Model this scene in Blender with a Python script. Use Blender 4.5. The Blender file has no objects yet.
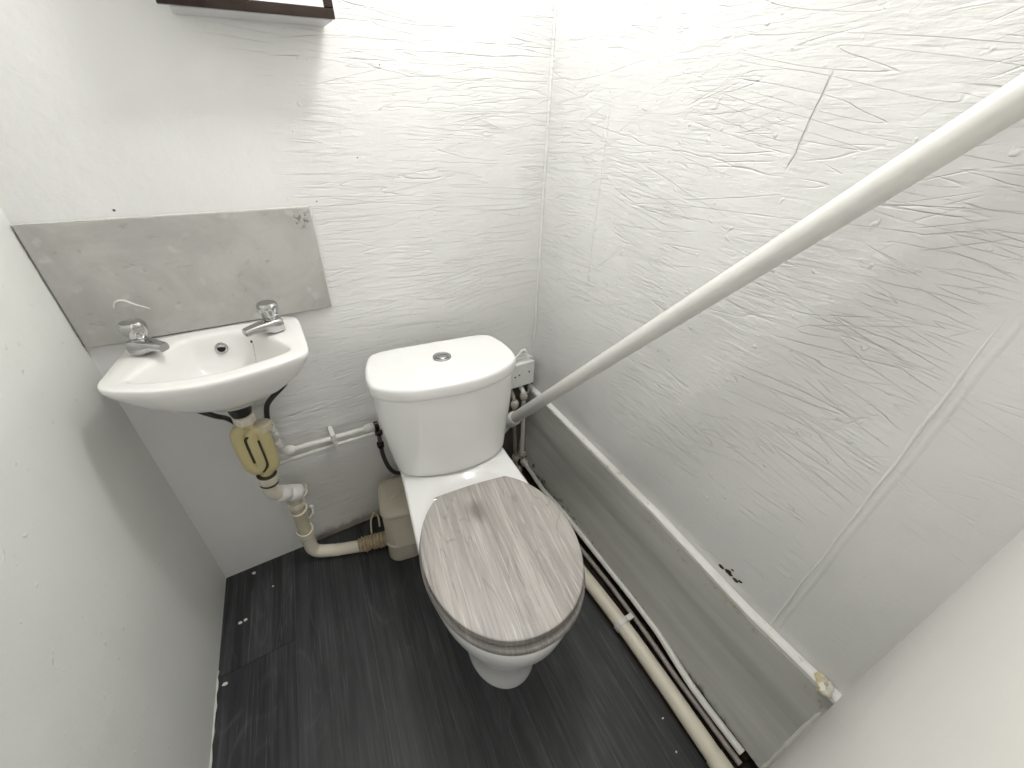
import bpy, bmesh, math, random
from mathutils import Vector, Matrix, noise
random.seed(7)
S = bpy.context.scene
C = S.collection
PI = math.pi

# ------------------------------------------------------------------ mesh helpers
def link(name, me, mat=None, parent=None, smooth=True):
    o = bpy.data.objects.new(name, me); C.objects.link(o)
    if mat: me.materials.append(mat)
    if smooth:
        for f in me.polygons: f.use_smooth = True
    if parent: o.parent = parent
    return o

def obj(name, bm, mat=None, parent=None, smooth=True, sharp=40):
    bmesh.ops.recalc_face_normals(bm, faces=bm.faces)
    me = bpy.data.meshes.new(name)
    if smooth:
        for e in bm.edges:
            if len(e.link_faces) == 2 and e.calc_face_angle(0) > math.radians(sharp): e.smooth = False
    bm.to_mesh(me); bm.free()
    return link(name, me, mat, parent, smooth)

def tag(o, label=None, cat=None, group=None, kind=None):
    if label: o['label'] = label
    if cat: o['category'] = cat
    if group: o['group'] = group
    if kind: o['kind'] = kind
    return o

def thing(name, label, cat, loc=(0, 0, 0), rz=0, group=None):
    o = bpy.data.objects.new(name, None); C.objects.link(o)
    o.location = loc; o.rotation_euler = (0, 0, rz); o.empty_display_size = .05
    return tag(o, label, cat, group)

def new(): return bmesh.new()

def loft(bm, loops, cap0=True, cap1=True, closed=True):
    rows = [[bm.verts.new(p) for p in L] for L in loops]
    n = len(rows[0])
    for a, b in zip(rows, rows[1:]):
        for i in range(n if closed else n - 1):
            j = (i + 1) % n
            bm.faces.new((a[i], a[j], b[j], b[i]))
    if cap0: bm.faces.new(rows[0][::-1])
    if cap1: bm.faces.new(rows[-1])
    return rows

def catmull(P, k=8):
    P = [Vector(p) for p in P]; out = []
    for i in range(len(P) - 1):
        p0 = P[max(i - 1, 0)]; p1 = P[i]; p2 = P[i + 1]; p3 = P[min(i + 2, len(P) - 1)]
        for j in range(k):
            t = j / k
            out.append(.5 * ((2 * p1) + (p2 - p0) * t + (2 * p0 - 5 * p1 + 4 * p2 - p3) * t * t + (3 * p1 - p0 - 3 * p2 + p3) * t ** 3))
    out.append(P[-1]); return out

def fillet(P, r, k=6):
    P = [Vector(p) for p in P]; out = [P[0]]
    for i in range(1, len(P) - 1):
        a = (P[i - 1] - P[i]); b = (P[i + 1] - P[i])
        ra = min(r, a.length * .45); rb = min(r, b.length * .45)
        A = P[i] + a.normalized() * ra; B = P[i] + b.normalized() * rb
        for j in range(k + 1):
            t = j / k
            out.append((1 - t) ** 2 * A + 2 * t * (1 - t) * P[i] + t * t * B)
    out.append(P[-1]); return out

def tube(bm, P, r, n=20, cap=True):
    P = [Vector(p) for p in P]
    R = r if isinstance(r, (list, tuple)) else [r] * len(P)
    T = []
    for i in range(len(P)):
        a = P[max(i - 1, 0)]; b = P[min(i + 1, len(P) - 1)]
        T.append((b - a).normalized())
    up = Vector((0, 0, 1)) if abs(T[0].z) < .9 else Vector((1, 0, 0))
    N = (up - T[0] * up.dot(T[0])).normalized()
    loops = []
    for i, p in enumerate(P):
        N = (N - T[i] * N.dot(T[i])).normalized(); B = T[i].cross(N)
        loops.append([p + (N * math.cos(2 * PI * k / n) + B * math.sin(2 * PI * k / n)) * R[i] for k in range(n)])
    loft(bm, loops, cap, cap)

def lathe(bm, prof, axis0, direction, n=32):
    """prof = [(t along the axis, radius)], axis0 = start, direction = axis."""
    d = Vector(direction).normalized(); o = Vector(axis0)
    up = Vector((0, 0, 1)) if abs(d.z) < .9 else Vector((1, 0, 0))
    N = (up - d * up.dot(d)).normalized(); B = d.cross(N)
    loft(bm, [[o + d * t + (N * math.cos(2 * PI * k / n) + B * math.sin(2 * PI * k / n)) * max(r, 1e-5) for k in range(n)] for t, r in prof])

def box(bm, x0, x1, y0, y1, z0, z1, bev=0, seg=2):
    vs = [bm.verts.new((x, y, z)) for z in (z0, z1) for x, y in ((x0, y0), (x1, y0), (x1, y1), (x0, y1))]
    fs = [(3, 2, 1, 0), (4, 5, 6, 7), (0, 1, 5, 4), (1, 2, 6, 5), (2, 3, 7, 6), (3, 0, 4, 7)]
    F = [bm.faces.new([vs[i] for i in f]) for f in fs]
    if bev:
        es = list({e for f in F for e in f.edges})
        bmesh.ops.bevel(bm, geom=es, offset=bev, segments=seg, profile=.6, affect='EDGES')

def chaikin(P, it=2):
    for _ in range(it):
        Q = []
        for i in range(len(P)):
            a, b = P[i], P[(i + 1) % len(P)]
            Q.append((a[0] * .75 + b[0] * .25, a[1] * .75 + b[1] * .25)); Q.append((a[0] * .25 + b[0] * .75, a[1] * .25 + b[1] * .75))
        P = Q
    return P

def radial(P, c, n=128):
    """resample a closed star-shaped polygon by angle about c"""
    out = []
    for k in range(n):
        a = 2 * PI * k / n; dx, dy = math.cos(a), math.sin(a); best = None
        for i in range(len(P)):
            x1, y1 = P[i][0] - c[0], P[i][1] - c[1]; x2, y2 = P[(i + 1) % len(P)][0] - c[0], P[(i + 1) % len(P)][1] - c[1]
            ex, ey = x2 - x1, y2 - y1; den = dx * ey - dy * ex
            if abs(den) < 1e-12: continue
            t = (x1 * ey - y1 * ex) / den; s = (x1 * dy - y1 * dx) / den
            if t > 0 and -1e-9 <= s <= 1 + 1e-9 and (best is None or t > best): best = t
        out.append((c[0] + dx * best, c[1] + dy * best))
    return out

# ------------------------------------------------------------------ materials
class NT:
    def __init__(s, name):
        s.m = bpy.data.materials.new(name); s.m.use_nodes = True
        s.t = s.m.node_tree; s.b = s.t.nodes['Principled BSDF']; s.tc = None
    def n(s, typ, **kw):
        nd = s.t.nodes.new(typ)
        for k, v in kw.items(): setattr(nd, k, v)
        return nd
    def put(s, sock, v):
        if isinstance(v, bpy.types.NodeSocket): s.t.links.new(v, sock)
        else: sock.default_value = v
    def obj(s):
        if not s.tc: s.tc = s.n('ShaderNodeTexCoord')
        return s.tc.outputs['Object']
    def mapv(s, scale=(1, 1, 1), rot=(0, 0, 0), loc=(0, 0, 0), v=None):
        m = s.n('ShaderNodeMapping'); s.put(m.inputs['Vector'], v or s.obj())
        m.inputs['Scale'].default_value = scale; m.inputs['Rotation'].default_value = rot; m.inputs['Location'].default_value = loc
        return m.outputs[0]
    def noise(s, v, scale=5, detail=3, rough=.5, dist=0):
        x = s.n('ShaderNodeTexNoise'); s.put(x.inputs['Vector'], v)
        x.inputs['Scale'].default_value = scale; x.inputs['Detail'].default_value = detail
        x.inputs['Roughness'].default_value = rough; x.inputs['Distortion'].default_value = dist
        return x.outputs['Fac']
    def math(s, op, a, b=0, c=0, clamp=False):
        x = s.n('ShaderNodeMath', operation=op, use_clamp=clamp)
        s.put(x.inputs[0], a); s.put(x.inputs[1], b); s.put(x.inputs[2], c)
        return x.outputs[0]
    def ramp(s, f, a, b, lo=0., hi=1., smooth=True):
        x = s.n('ShaderNodeMapRange', interpolation_type='SMOOTHSTEP' if smooth else 'LINEAR')
        s.put(x.inputs[0], f)
        for i, v in zip((1, 2, 3, 4), (a, b, lo, hi)): s.put(x.inputs[i], v)
        return x.outputs[0]
    def mix(s, f, a, b, mode='MIX'):
        x = s.n('ShaderNodeMix', data_type='RGBA', blend_type=mode)
        s.put(x.inputs[0], f)
        for i, v in ((6, a), (7, b)): s.put(x.inputs[i], v if isinstance(v, bpy.types.NodeSocket) else (*v, 1))
        return x.outputs[2]
    def sep(s, v=None):
        x = s.n('ShaderNodeSeparateXYZ'); s.put(x.inputs[0], v or s.obj()); return x.outputs
    def col(s, c):
        s.put(s.b.inputs['Base Color'], c if isinstance(c, bpy.types.NodeSocket) else (*c, 1)); return s
    def rough(s, v): s.put(s.b.inputs['Roughness'], v); return s
    def bump(s, h, dist=.002, strength=1):
        x = s.n('ShaderNodeBump'); s.put(x.inputs['Height'], h); x.inputs['Distance'].default_value = dist; x.inputs['Strength'].default_value = strength
        s.put(s.b.inputs['Normal'], x.outputs[0]); return s

def simple(name, c, rough=.4, metal=0, var=.06, scale=30, bump=0, coat=0, spec=.5):
    m = NT(name); f = m.noise(m.obj(), scale, 3)
    d = tuple(x * (1 - var) for x in c); e = tuple(min(1, x * (1 + var)) for x in c)
    m.col(m.mix(f, d, e)); m.rough(rough); m.b.inputs['Metallic'].default_value = metal
    m.b.inputs['Coat Weight'].default_value = coat; m.b.inputs['Specular IOR Level'].default_value = spec
    if bump: m.bump(m.noise(m.obj(), scale * 3, 3), bump)
    return m.m

def spots(m, base, pts, col):
    """small dark nail holes and knocks with a place of their own"""
    for p, r in pts:
        x = m.n('ShaderNodeVectorMath', operation='DISTANCE'); m.put(x.inputs[0], m.obj()); x.inputs[1].default_value = p
        base = m.mix(m.ramp(x.outputs['Value'], r * .6, r, 1, 0), base, col)
    return base

def scratches(m, ang, axis, sc, lng, thr, seed, width=.014, wob=.12):
    """long wandering grooves: contour lines of a noise stretched along one direction of the wall"""
    rot = [0, 0, 0]; rot[axis] = ang
    scale = [sc, sc, sc * lng]
    v = m.mapv((1, 1, 1), tuple(rot)); v = m.mapv(tuple(scale), loc=(seed, seed * .7, seed * 1.3), v=v)
    f = m.noise(v, 1, 1, .35, wob)
    line = m.ramp(m.math('ABSOLUTE', m.math('SUBTRACT', f, .5)), 0, width, 1, 0)
    k = m.noise(m.mapv((1, 1, 1), loc=(seed * 2, 3, seed)), 5, 3, .55)
    return m.math('MULTIPLY', line, m.ramp(k, thr, thr + .1))

def plaster(name, axis, scr, base=(.80, .80, .784), rough=.42, grain=.26, mask=None, extra=None, pts=(), tone=.025, pim_amp=.9, grime=None):
    m = NT(name)
    big = m.noise(m.obj(), 3.2, 4, .55)
    c = m.mix(m.ramp(big, .3, .7), tuple(x * (1 - tone) for x in base), tuple(min(1, x * (1 + tone)) for x in base))
    c = spots(m, c, pts, (.12, .11, .1))
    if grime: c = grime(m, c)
    h = m.math('MULTIPLY', m.noise(m.obj(), 14, 4, .5), .9)
    st = m.noise(m.mapv((16, 16, 95)), 1, 3, .6, .7)
    rip = m.noise(m.mapv((1, 1, 1), loc=(3, 1, 2)), 4.5, 2)
    st = m.math('MULTIPLY', st, m.ramp(rip, .35, .65, .6, 2.3))
    pim = m.ramp(m.noise(m.mapv((1, 1, 1), loc=(7, 7, 7)), 62, 1, .4), .70, .82)
    fine = m.math('ADD', m.math('MULTIPLY', st, .8), m.math('MULTIPLY', m.noise(m.obj(), 150, 2, .6), .30))
    fine = m.math('ADD', fine, m.math('MULTIPLY', pim, pim_amp))
    g = fine
    for a, sc, lng, thr, seed, w, amp in scr:
        g = m.math('SUBTRACT', g, m.math('MULTIPLY', scratches(m, a, axis, sc, lng, thr, seed, w), amp))
    if mask is not None: g = m.math('MULTIPLY', g, mask(m))
    h = m.math('ADD', h, m.math('MULTIPLY', g, grain * 1.6))
    if extra: h = m.math('ADD', h, extra(m))
    m.col(c).rough(rough).bump(h, .0032)
    m.b.inputs['Specular IOR Level'].default_value = .35
    return m.m

def back_mask(m):
    # trowelled smooth above the splashback and at the left, scored on the right and low down
    x, y, z = m.sep()
    w = m.noise(m.obj(), 4, 2)
    xx = m.math('ADD', x, m.math('MULTIPLY', m.math('SUBTRACT', w, .5), .25))
    zz = m.math('ADD', z, m.math('MULTIPLY', m.math('SUBTRACT', w, .5), .25))
    a = m.ramp(xx, .38, .56, .12, 1); b = m.ramp(zz, .62, .82, 1, .12)
    bx = m.ramp(xx, .2, .3, .15, 1)
    return m.math('MAXIMUM', a, m.math('MULTIPLY', b, bx))

def line_h(m, coord, other, at, width, amp, lo, hi, slope=0., wob=.012, seed=0.):
    w = m.noise(m.mapv((1, 1, 1), loc=(seed, seed, seed)), 9, 3)
    q = m.math('ADD', coord, m.math('MULTIPLY', m.math('SUBTRACT', w, .5), wob))
    q = m.math('ADD', q, m.math('MULTIPLY', other, slope))
    d = m.math('ABSOLUTE', m.math('SUBTRACT', q, at))
    l = m.ramp(d, 0, width, amp, 0)
    e = m.math('MULTIPLY', m.ramp(other, lo - .02, lo), m.ramp(other, hi, hi + .03, 1, 0))
    return m.math('MULTIPLY', l, e)

def right_mask(m):
    x, y, z = m.sep()
    a = m.ramp(y, -1.05, -1.02, .25, 1)      # smoother beyond the plaster seam
    n = m.noise(m.obj(), 3.3, 2)
    return m.math('MULTIPLY', a, m.ramp(n, .32, .5, .55, 1))

def right_extra(m):
    x, y, z = m.sep()
    h = line_h(m, y, z, -1.052, .006, .3, .3, 1.16, slope=.016, wob=.012)           # raised seam
    h2 = line_h(m, y, z, -.497, .003, -.9, 1.24, 1.335, slope=.185, seed=3., wob=.022)         # short slanting crack
    h3 = line_h(m, y, z, -.262, .0022, -.4, .9, 1.3, seed=5.)
    h4 = line_h(m, z, y, 1.505, .0024, -.7, -.95, -.3, slope=.13, wob=.02, seed=8.)
    h5 = line_h(m, z, y, 1.30, .002, -.28, -.62, -.26, slope=-.12, wob=.03, seed=12.)
    step = m.ramp(y, -1.10, -1.04, -.7, 0)
    for q in (h2, h3, h4, h5, step): h = m.math('ADD', h, q)
    return h

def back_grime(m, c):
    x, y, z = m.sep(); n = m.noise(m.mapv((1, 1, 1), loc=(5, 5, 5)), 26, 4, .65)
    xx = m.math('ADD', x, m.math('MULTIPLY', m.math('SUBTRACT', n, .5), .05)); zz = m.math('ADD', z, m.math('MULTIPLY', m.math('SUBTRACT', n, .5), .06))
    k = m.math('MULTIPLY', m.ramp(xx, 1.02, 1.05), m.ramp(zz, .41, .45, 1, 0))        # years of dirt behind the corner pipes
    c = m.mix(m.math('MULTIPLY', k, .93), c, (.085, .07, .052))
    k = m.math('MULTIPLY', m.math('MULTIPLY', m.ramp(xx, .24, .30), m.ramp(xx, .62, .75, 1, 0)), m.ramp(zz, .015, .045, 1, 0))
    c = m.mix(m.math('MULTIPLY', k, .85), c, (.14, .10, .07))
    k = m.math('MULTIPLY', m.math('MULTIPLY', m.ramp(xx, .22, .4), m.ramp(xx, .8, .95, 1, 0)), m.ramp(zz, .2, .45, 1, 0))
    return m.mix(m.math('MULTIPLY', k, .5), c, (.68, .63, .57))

M = {}
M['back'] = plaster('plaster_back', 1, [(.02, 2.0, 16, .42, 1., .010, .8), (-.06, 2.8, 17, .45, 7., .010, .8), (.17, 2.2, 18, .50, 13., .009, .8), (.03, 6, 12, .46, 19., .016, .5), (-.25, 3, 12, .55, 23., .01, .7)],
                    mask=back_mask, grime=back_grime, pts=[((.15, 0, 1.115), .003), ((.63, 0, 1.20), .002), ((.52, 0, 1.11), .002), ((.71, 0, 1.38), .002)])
M['right'] = plaster('plaster_right', 0, [(.08, 1.8, 16, .44, 2., .010, .8), (-.20, 2.6, 15, .46, 9., .009, .8), (.36, 2.0, 15, .50, 15., .008, .8), (-.05, 6, 12, .46, 21., .016, .5), (.75, 3, 10, .56, 27., .01, .6)],
                     mask=right_mask, extra=right_extra, pts=[((1.14, -1.155, .40), .005), ((1.17, -.03, 1.49), .004), ((1.142, -.94, .70), .003)], grain=.30)
M['left'] = plaster('plaster_left', 0, [(.5, 2, 8, .60, 4., .01, .4)], grain=.045, base=(.79, .795, .768), pim_amp=4.5)
M['front'] = plaster('plaster_front', 1, [(.3, 4, 6, .6, 11., .02, .3)], grain=.03, base=(.78, .765, .73))
M['ceiling'] = simple('ceiling_paint', (.85, .85, .84), .7, var=.02, bump=.0005)

def ceramic(name, c=(.88, .88, .865)):
    m = NT(name); m.col(m.mix(m.noise(m.obj(), 6, 3), tuple(x * .985 for x in c), c)); m.rough(.17)
    m.b.inputs['Coat Weight'].default_value = .2; m.b.inputs['Coat Roughness'].default_value = .04
    return m.m
M['ceramic'] = ceramic('white_ceramic')
M['basin'] = ceramic('basin_ceramic', (.87, .865, .84))
M['chrome'] = simple('chrome', (.50, .50, .50), .10, 1, .1, 60)
M['dark_chrome'] = simple('chrome_dark_reflection', (.05, .038, .035), .12, 1, .6, 14)  # chrome, with the mirror frame's dark reflection put into the colour
M['black_rubber'] = simple('black_rubber', (.02, .02, .02), .45)
M['black_hose'] = simple('black_hose', (.035, .032, .028), .35)
M['dark_hole'] = simple('dark_hole', (.01, .009, .008), .8)
M['white_paint'] = simple('white_gloss_paint', (.76, .755, .72), .33, var=.06, scale=25, bump=.0006)
M['pipe_white'] = simple('painted_copper_pipe', (.74, .73, .69), .3, var=.12, scale=40, bump=.0008)
M['pipe_grime'] = simple('grimy_painted_pipe', (.50, .475, .42), .4, var=.3, scale=50, bump=.001)
M['pipe_mauve'] = simple('greyish_painted_pipe', (.33, .29, .265), .4, var=.3, scale=50, bump=.001)
M['cream_pipe'] = simple('cream_plastic_pipe', (.74, .69, .57), .33, var=.07, scale=18)
M['cream_old'] = simple('aged_cream_plastic', (.60, .545, .41), .38, var=.15, scale=22)
M['trap'] = simple('yellowed_plastic', (.60, .52, .28), .34, var=.1, scale=16)
M['trap_groove'] = simple('trap_groove', (.05, .04, .02), .6)
M['beige_box'] = simple('beige_plastic', (.52, .47, .375), .42, var=.07, scale=14)
M['wrap'] = simple('stained_joint_wrap', (.43, .34, .22), .6, var=.45, scale=45, bump=.002)
M['dirt'] = simple('dark_dirt', (.05, .035, .022), .9, var=.6, scale=60, bump=.004)
M['box_white'] = simple('white_plastic', (.84, .84, .82), .35, var=.02)
M['flake'] = simple('white_paint_flake', (.78, .77, .73), .7, var=.05)
M['caulk'] = simple('ragged_caulk', (.72, .72, .68), .6, var=.15, scale=60, bump=.001)

def lump_mat():
    m = NT('yellowed_filler'); f = m.noise(m.obj(), 60, 4)
    m.col(m.mix(m.ramp(f, .4, .65), (.82, .80, .72), (.60, .50, .30))); m.rough(.6).bump(f, .003); return m.m
M['lump'] = lump_mat()

def panel_mat():
    m = NT('grey_gloss_board'); v = m.mapv((60, 1.5, 60))
    f = m.noise(m.mapv((30, 2.0, 26)), 1, 4, .6, .3)
    z = m.sep()[2]; z = m.math('ADD', z, m.math('MULTIPLY', m.math('ADD', m.sep()[1], .7), -.04))
    c = m.mix(m.ramp(f, .3, .72), (.47, .47, .44), (.56, .56, .52))
    # chipped, yellow-brown edge under the white strip
    ch = m.noise(m.mapv((1, 1, 1)), 55, 4, .7)
    k = m.math('MULTIPLY', m.ramp(ch, .56, .62), m.ramp(z, .30, .33))
    k = m.math('MULTIPLY', k, m.ramp(m.sep()[1], -.62, -.72))
    c = m.mix(k, c, (.50, .43, .30))
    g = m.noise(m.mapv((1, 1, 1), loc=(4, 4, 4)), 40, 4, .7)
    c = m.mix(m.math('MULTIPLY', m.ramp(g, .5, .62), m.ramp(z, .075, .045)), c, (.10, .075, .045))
    m.col(c).rough(.3).bump(m.math('ADD', f, m.math('MULTIPLY', k, -1.)), .0014); return m.m
M['panel'] = panel_mat()

def trim_mat():
    m = NT('white_edge_paint'); f = m.noise(m.obj(), 45, 4, .6)
    m.col(m.mix(m.ramp(f, .62, .7), (.86, .86, .83), (.72, .68, .56))).rough(.35).bump(f, .0015); return m.m
M['trim'] = trim_mat()

def splash_mat():
    m = NT('grey_mottled_panel')
    f = m.noise(m.obj(), 7, 5, .62, .6)
    g = m.noise(m.mapv((1, 1, 1.6), rot=(0, .4, 0), loc=(2, 1, 5)), 17, 5, .7, 1.4)
    c = m.mix(m.ramp(f, .3, .7), (.40, .395, .37), (.51, .505, .475))
    c = m.mix(m.ramp(g, .59, .70, 0, .6), c, (.27, .265, .25))
    c = m.mix(m.ramp(m.noise(m.obj(), 23, 4), .60, .72, 0, .55), c, (.58, .575, .55))
    # scuffed top right corner
    x = m.n('ShaderNodeVectorMath', operation='DISTANCE'); m.put(x.inputs[0], m.obj()); x.inputs[1].default_value = (.475, -.01, 1.075)
    k = m.math('MULTIPLY', m.ramp(x.outputs['Value'], .012, .026, 1, 0), m.ramp(m.noise(m.obj(), 120, 3, .7), .5, .56))
    c = m.mix(k, c, (.22, .215, .20))
    m.col(c).rough(.45).bump(f, .0006); return m.m
M['splash'] = splash_mat()

def floor_mat():
    m = NT('charcoal_wood_vinyl')
    a = m.n('ShaderNodeAttribute', attribute_name='plank'); off = a.outputs['Fac']
    uv = m.n('ShaderNodeUVMap', uv_map='UVMap').outputs[0]
    cmb = m.n('ShaderNodeCombineXYZ'); m.put(cmb.inputs[2], m.math('MULTIPLY', off, 17.3))
    add = m.n('ShaderNodeVectorMath', operation='ADD'); m.put(add.inputs[0], uv); m.put(add.inputs[1], cmb.outputs[0])
    v = add.outputs[0]
    # broad cathedral rings down the plank and fine fibres
    ring = m.noise(m.mapv((6, 1.1, 1), v=v), 1, 2, .5, .5)
    rl = m.math('FRACT', m.math('MULTIPLY', ring, 16)); rl = m.math('ABSOLUTE', m.math('SUBTRACT', rl, .5))
    fib = m.noise(m.mapv((170, 5, 1), v=v), 1, 4, .65, .4)
    fib2 = m.noise(m.mapv((45, 2.2, 1), v=v), 1, 4, .6, .6)
    blot = m.noise(m.mapv((7, 4, 1), v=v), 1, 4, .6)
    c = m.mix(m.ramp(fib2, .3, .75), (.020, .021, .023), (.060, .062, .066))
    c = m.mix(m.math('MULTIPLY', m.ramp(rl, .0, .13, .5, 0), m.ramp(blot, .45, .65)), c, (.085, .085, .087))
    c = m.mix(m.ramp(fib, .52, .72, 0, .8), c, (.108, .111, .118))
    c = m.mix(m.ramp(fib, .30, .42, .7, 0), c, (.012, .012, .013))
    c = m.mix(m.ramp(blot, .35, .7, .45, 0), c, (.014, .015, .017))
    c = m.mix(m.ramp(off, 0, 1, .0, .25), c, (.055, .057, .06))
    m.col(c); m.rough(m.ramp(fib2, .2, .8, .38, .52)); m.bump(m.math('ADD', fib2, m.math('MULTIPLY', rl, .4)), .0008)
    m.b.inputs['Specular IOR Level'].default_value = .4
    return m.m
M['floor'] = floor_mat()
M['subfloor'] = simple('dark_subfloor', (.030, .019, .014), .85, var=.4, scale=40, bump=.002)
M['seam'] = simple('plank_seam', (.075, .075, .077), .6)

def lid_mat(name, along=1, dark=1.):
    m = NT(name)
    v0 = m.mapv((1, 1, 1), rot=(0, 0, .05))
    x, y, z = m.sep(v0)
    cell = m.math('FLOOR', m.math('MULTIPLY', m.math('ADD', x, .30), 14.5))
    rnd = m.n('ShaderNodeTexWhiteNoise', noise_dimensions='1D'); m.put(rnd.inputs['W'], cell)
    cmb = m.n('ShaderNodeCombineXYZ'); m.put(cmb.inputs[1], m.math('MULTIPLY', rnd.outputs['Value'], 9.)); m.put(cmb.inputs[2], cell)
    add = m.n('ShaderNodeVectorMath', operation='ADD'); m.put(add.inputs[0], v0); m.put(add.inputs[1], cmb.outputs[0]); v = add.outputs[0]
    ring = m.noise(m.mapv((13, 1.8, 1), v=v), 1, 2, .5, .3)
    rl = m.math('ABSOLUTE', m.math('SUBTRACT', m.math('FRACT', m.math('MULTIPLY', ring, 11)), .5))
    fib = m.noise(m.mapv((190, 7, 20), v=v), 1, 5, .7, .4)
    br = m.noise(m.mapv((28, 3, 20), v=v), 1, 4, .6, .5)
    hz = m.noise(m.mapv((8, 220, 20), v=v), 1, 2, .6, .2)
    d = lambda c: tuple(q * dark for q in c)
    c = m.mix(m.ramp(br, .28, .72), d((.33, .305, .285)), d((.48, .45, .42)))
    c = m.mix(m.ramp(fib, .5, .72, 0, .8), c, d((.66, .635, .60)))
    c = m.mix(m.ramp(fib, .28, .42, .75, 0), c, d((.16, .135, .12)))
    c = m.mix(m.math('MULTIPLY', m.ramp(rl, 0, .09, 1, 0), .38), c, d((.20, .17, .15)))
    c = m.mix(m.ramp(hz, .62, .74, 0, .08), c, d((.62, .60, .57)))
    c = m.mix(m.math('MULTIPLY', rnd.outputs['Value'], .15), c, d((.27, .245, .23)))
    # the knot
    q = m.n('ShaderNodeVectorMath', operation='DISTANCE'); m.put(q.inputs[0], m.mapv((1, .55, 0))); q.inputs[1].default_value = (-.022, .058, 0)
    kn = m.math('ADD', q.outputs['Value'], m.math('MULTIPLY', m.math('SUBTRACT', br, .5), .02))
    c = m.mix(m.ramp(kn, .004, .028, .7, 0), c, d((.13, .11, .10)))
    m.col(c).rough(.42).bump(fib, .0005); return m.m
M['lid'] = lid_mat('grey_oak_print')
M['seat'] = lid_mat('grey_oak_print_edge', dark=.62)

def mirror_mat():
    m = NT('mirror_glass'); m.col((.88, .89, .89)).rough(.015); m.b.inputs['Metallic'].default_value = 1; return m.m
M['mirror'] = mirror_mat()
M['cab'] = simple('pale_grey_cabinet', (.62, .62, .63), .4, var=.02)

# ------------------------------------------------------------------ the room
H, D = 2.25, 1.196
XL = lambda y: .083 * y                        # the left wall runs out towards the door
XR = lambda y: 1.182 + .047 * y                # the right wall runs in
def wall(name, a, b, z0, z1, out, mat, nu=60, nv=60, amp=.0022, thick=.1, label=None):
    """slab between floor points a and b; its room face is a fine grid with slight undulation, out = outward direction"""
    bm = new(); a = Vector((*a, 0)); b = Vector((*b, 0)); o = Vector((*out, 0))
    g = []
    for j in range(nv + 1):
        row = []
        for i in range(nu + 1):
            u, v = i / nu, j / nv; p = a.lerp(b, u) + Vector((0, 0, z0 + (z1 - z0) * v))
            w = noise.noise(p * 5) * .7 + noise.noise(p * 13) * .3
            edge = min(1, min(u, 1 - u) * 14, min(v, 1 - v) * 14)
            row.append(bm.verts.new(p + o * (w * amp * edge)))
        g.append(row)
    for j in range(nv):
        for i in range(nu): bm.faces.new((g[j][i], g[j][i + 1], g[j + 1][i + 1], g[j + 1][i]))
    c = [g[0][0].co + o * thick, g[0][nu].co + o * thick, g[nv][nu].co + o * thick, g[nv][0].co + o * thick]
    c = [bm.verts.new(q) for q in c]; bm.faces.new(c)
    bm.faces.new(g[0] + [c[1], c[0]]); bm.faces.new(g[nv][::-1] + [c[3], c[2]])
    bm.faces.new([r[0] for r in g][::-1] + [c[0], c[3]]); bm.faces.new([r[nu] for r in g] + [c[2], c[1]])
    ob = obj(name, bm, mat); tag(ob, label, kind='structure'); return ob

wall('wall_back', (0, 0), (1.182, 0), 0, H, (0, 1), M['back'], 90, 120, label='scored white plaster back wall behind the toilet')
wall('wall_left', (XL(-D), -D), (0, 0), 0, H, (-1, .083), M['left'], 70, 120, label='smooth white plaster wall left of the basin')
wall('wall_right', (1.182, 0), (XR(-D), -D), 0, H, (1, 0), M['right'], 90, 140, label='scored white plaster wall behind the sloping pipe')
wall('wall_front', (XR(-D), -D), (.45, -D), 0, H, (0, -1), M['front'], 40, 90, thick=.06, label='smooth warm white wall beside the doorway')
bm = new(); box(bm, XL(-D), .45, -D - .06, -D, 1.98, H); tag(obj('wall_front', bm, M['front'], smooth=False), kind='structure')
bm = new(); box(bm, -.12, 1.2, -D - .06, .02, H, H + .05); tag(obj('ceiling', bm, M['ceiling'], smooth=False), kind='structure')

# a little fillet of plaster where the two scored walls meet
bm = new(); P = [(1.179 + .001 * noise.noise(Vector((0, 0, k * .3))), -.003, .37 + k * (H - .37) / 90) for k in range(91)]
tube(bm, P, [.0045 + .002 * noise.noise(Vector((3, 1, k * .5))) for k in range(91)], 8)
tag(obj('trim_3', bm, M['back']), 'uneven plaster fillet in the corner of the two scored walls', kind='structure')

# raised bead of paint and filler on right wall, whitened to look lit
bm = new(); P = []
for k in range(121):
    z = .345 + k / 120 * .83; y = -1.052 - .016 * (z - .75) + .006 * noise.noise(Vector((0, 0, z * 9))); P.append((XR(y) + .0008, y, z))
tube(bm, P, [.0028 * min(1, (121 - k) / 25) + .0012 * noise.noise(Vector((1, 2, k * .35))) for k in range(121)], 8)
tag(obj('trim_6', bm, M['box_white']), 'raised bead running up the right wall near the doorway, whitened to look lit', kind='structure')

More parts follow.
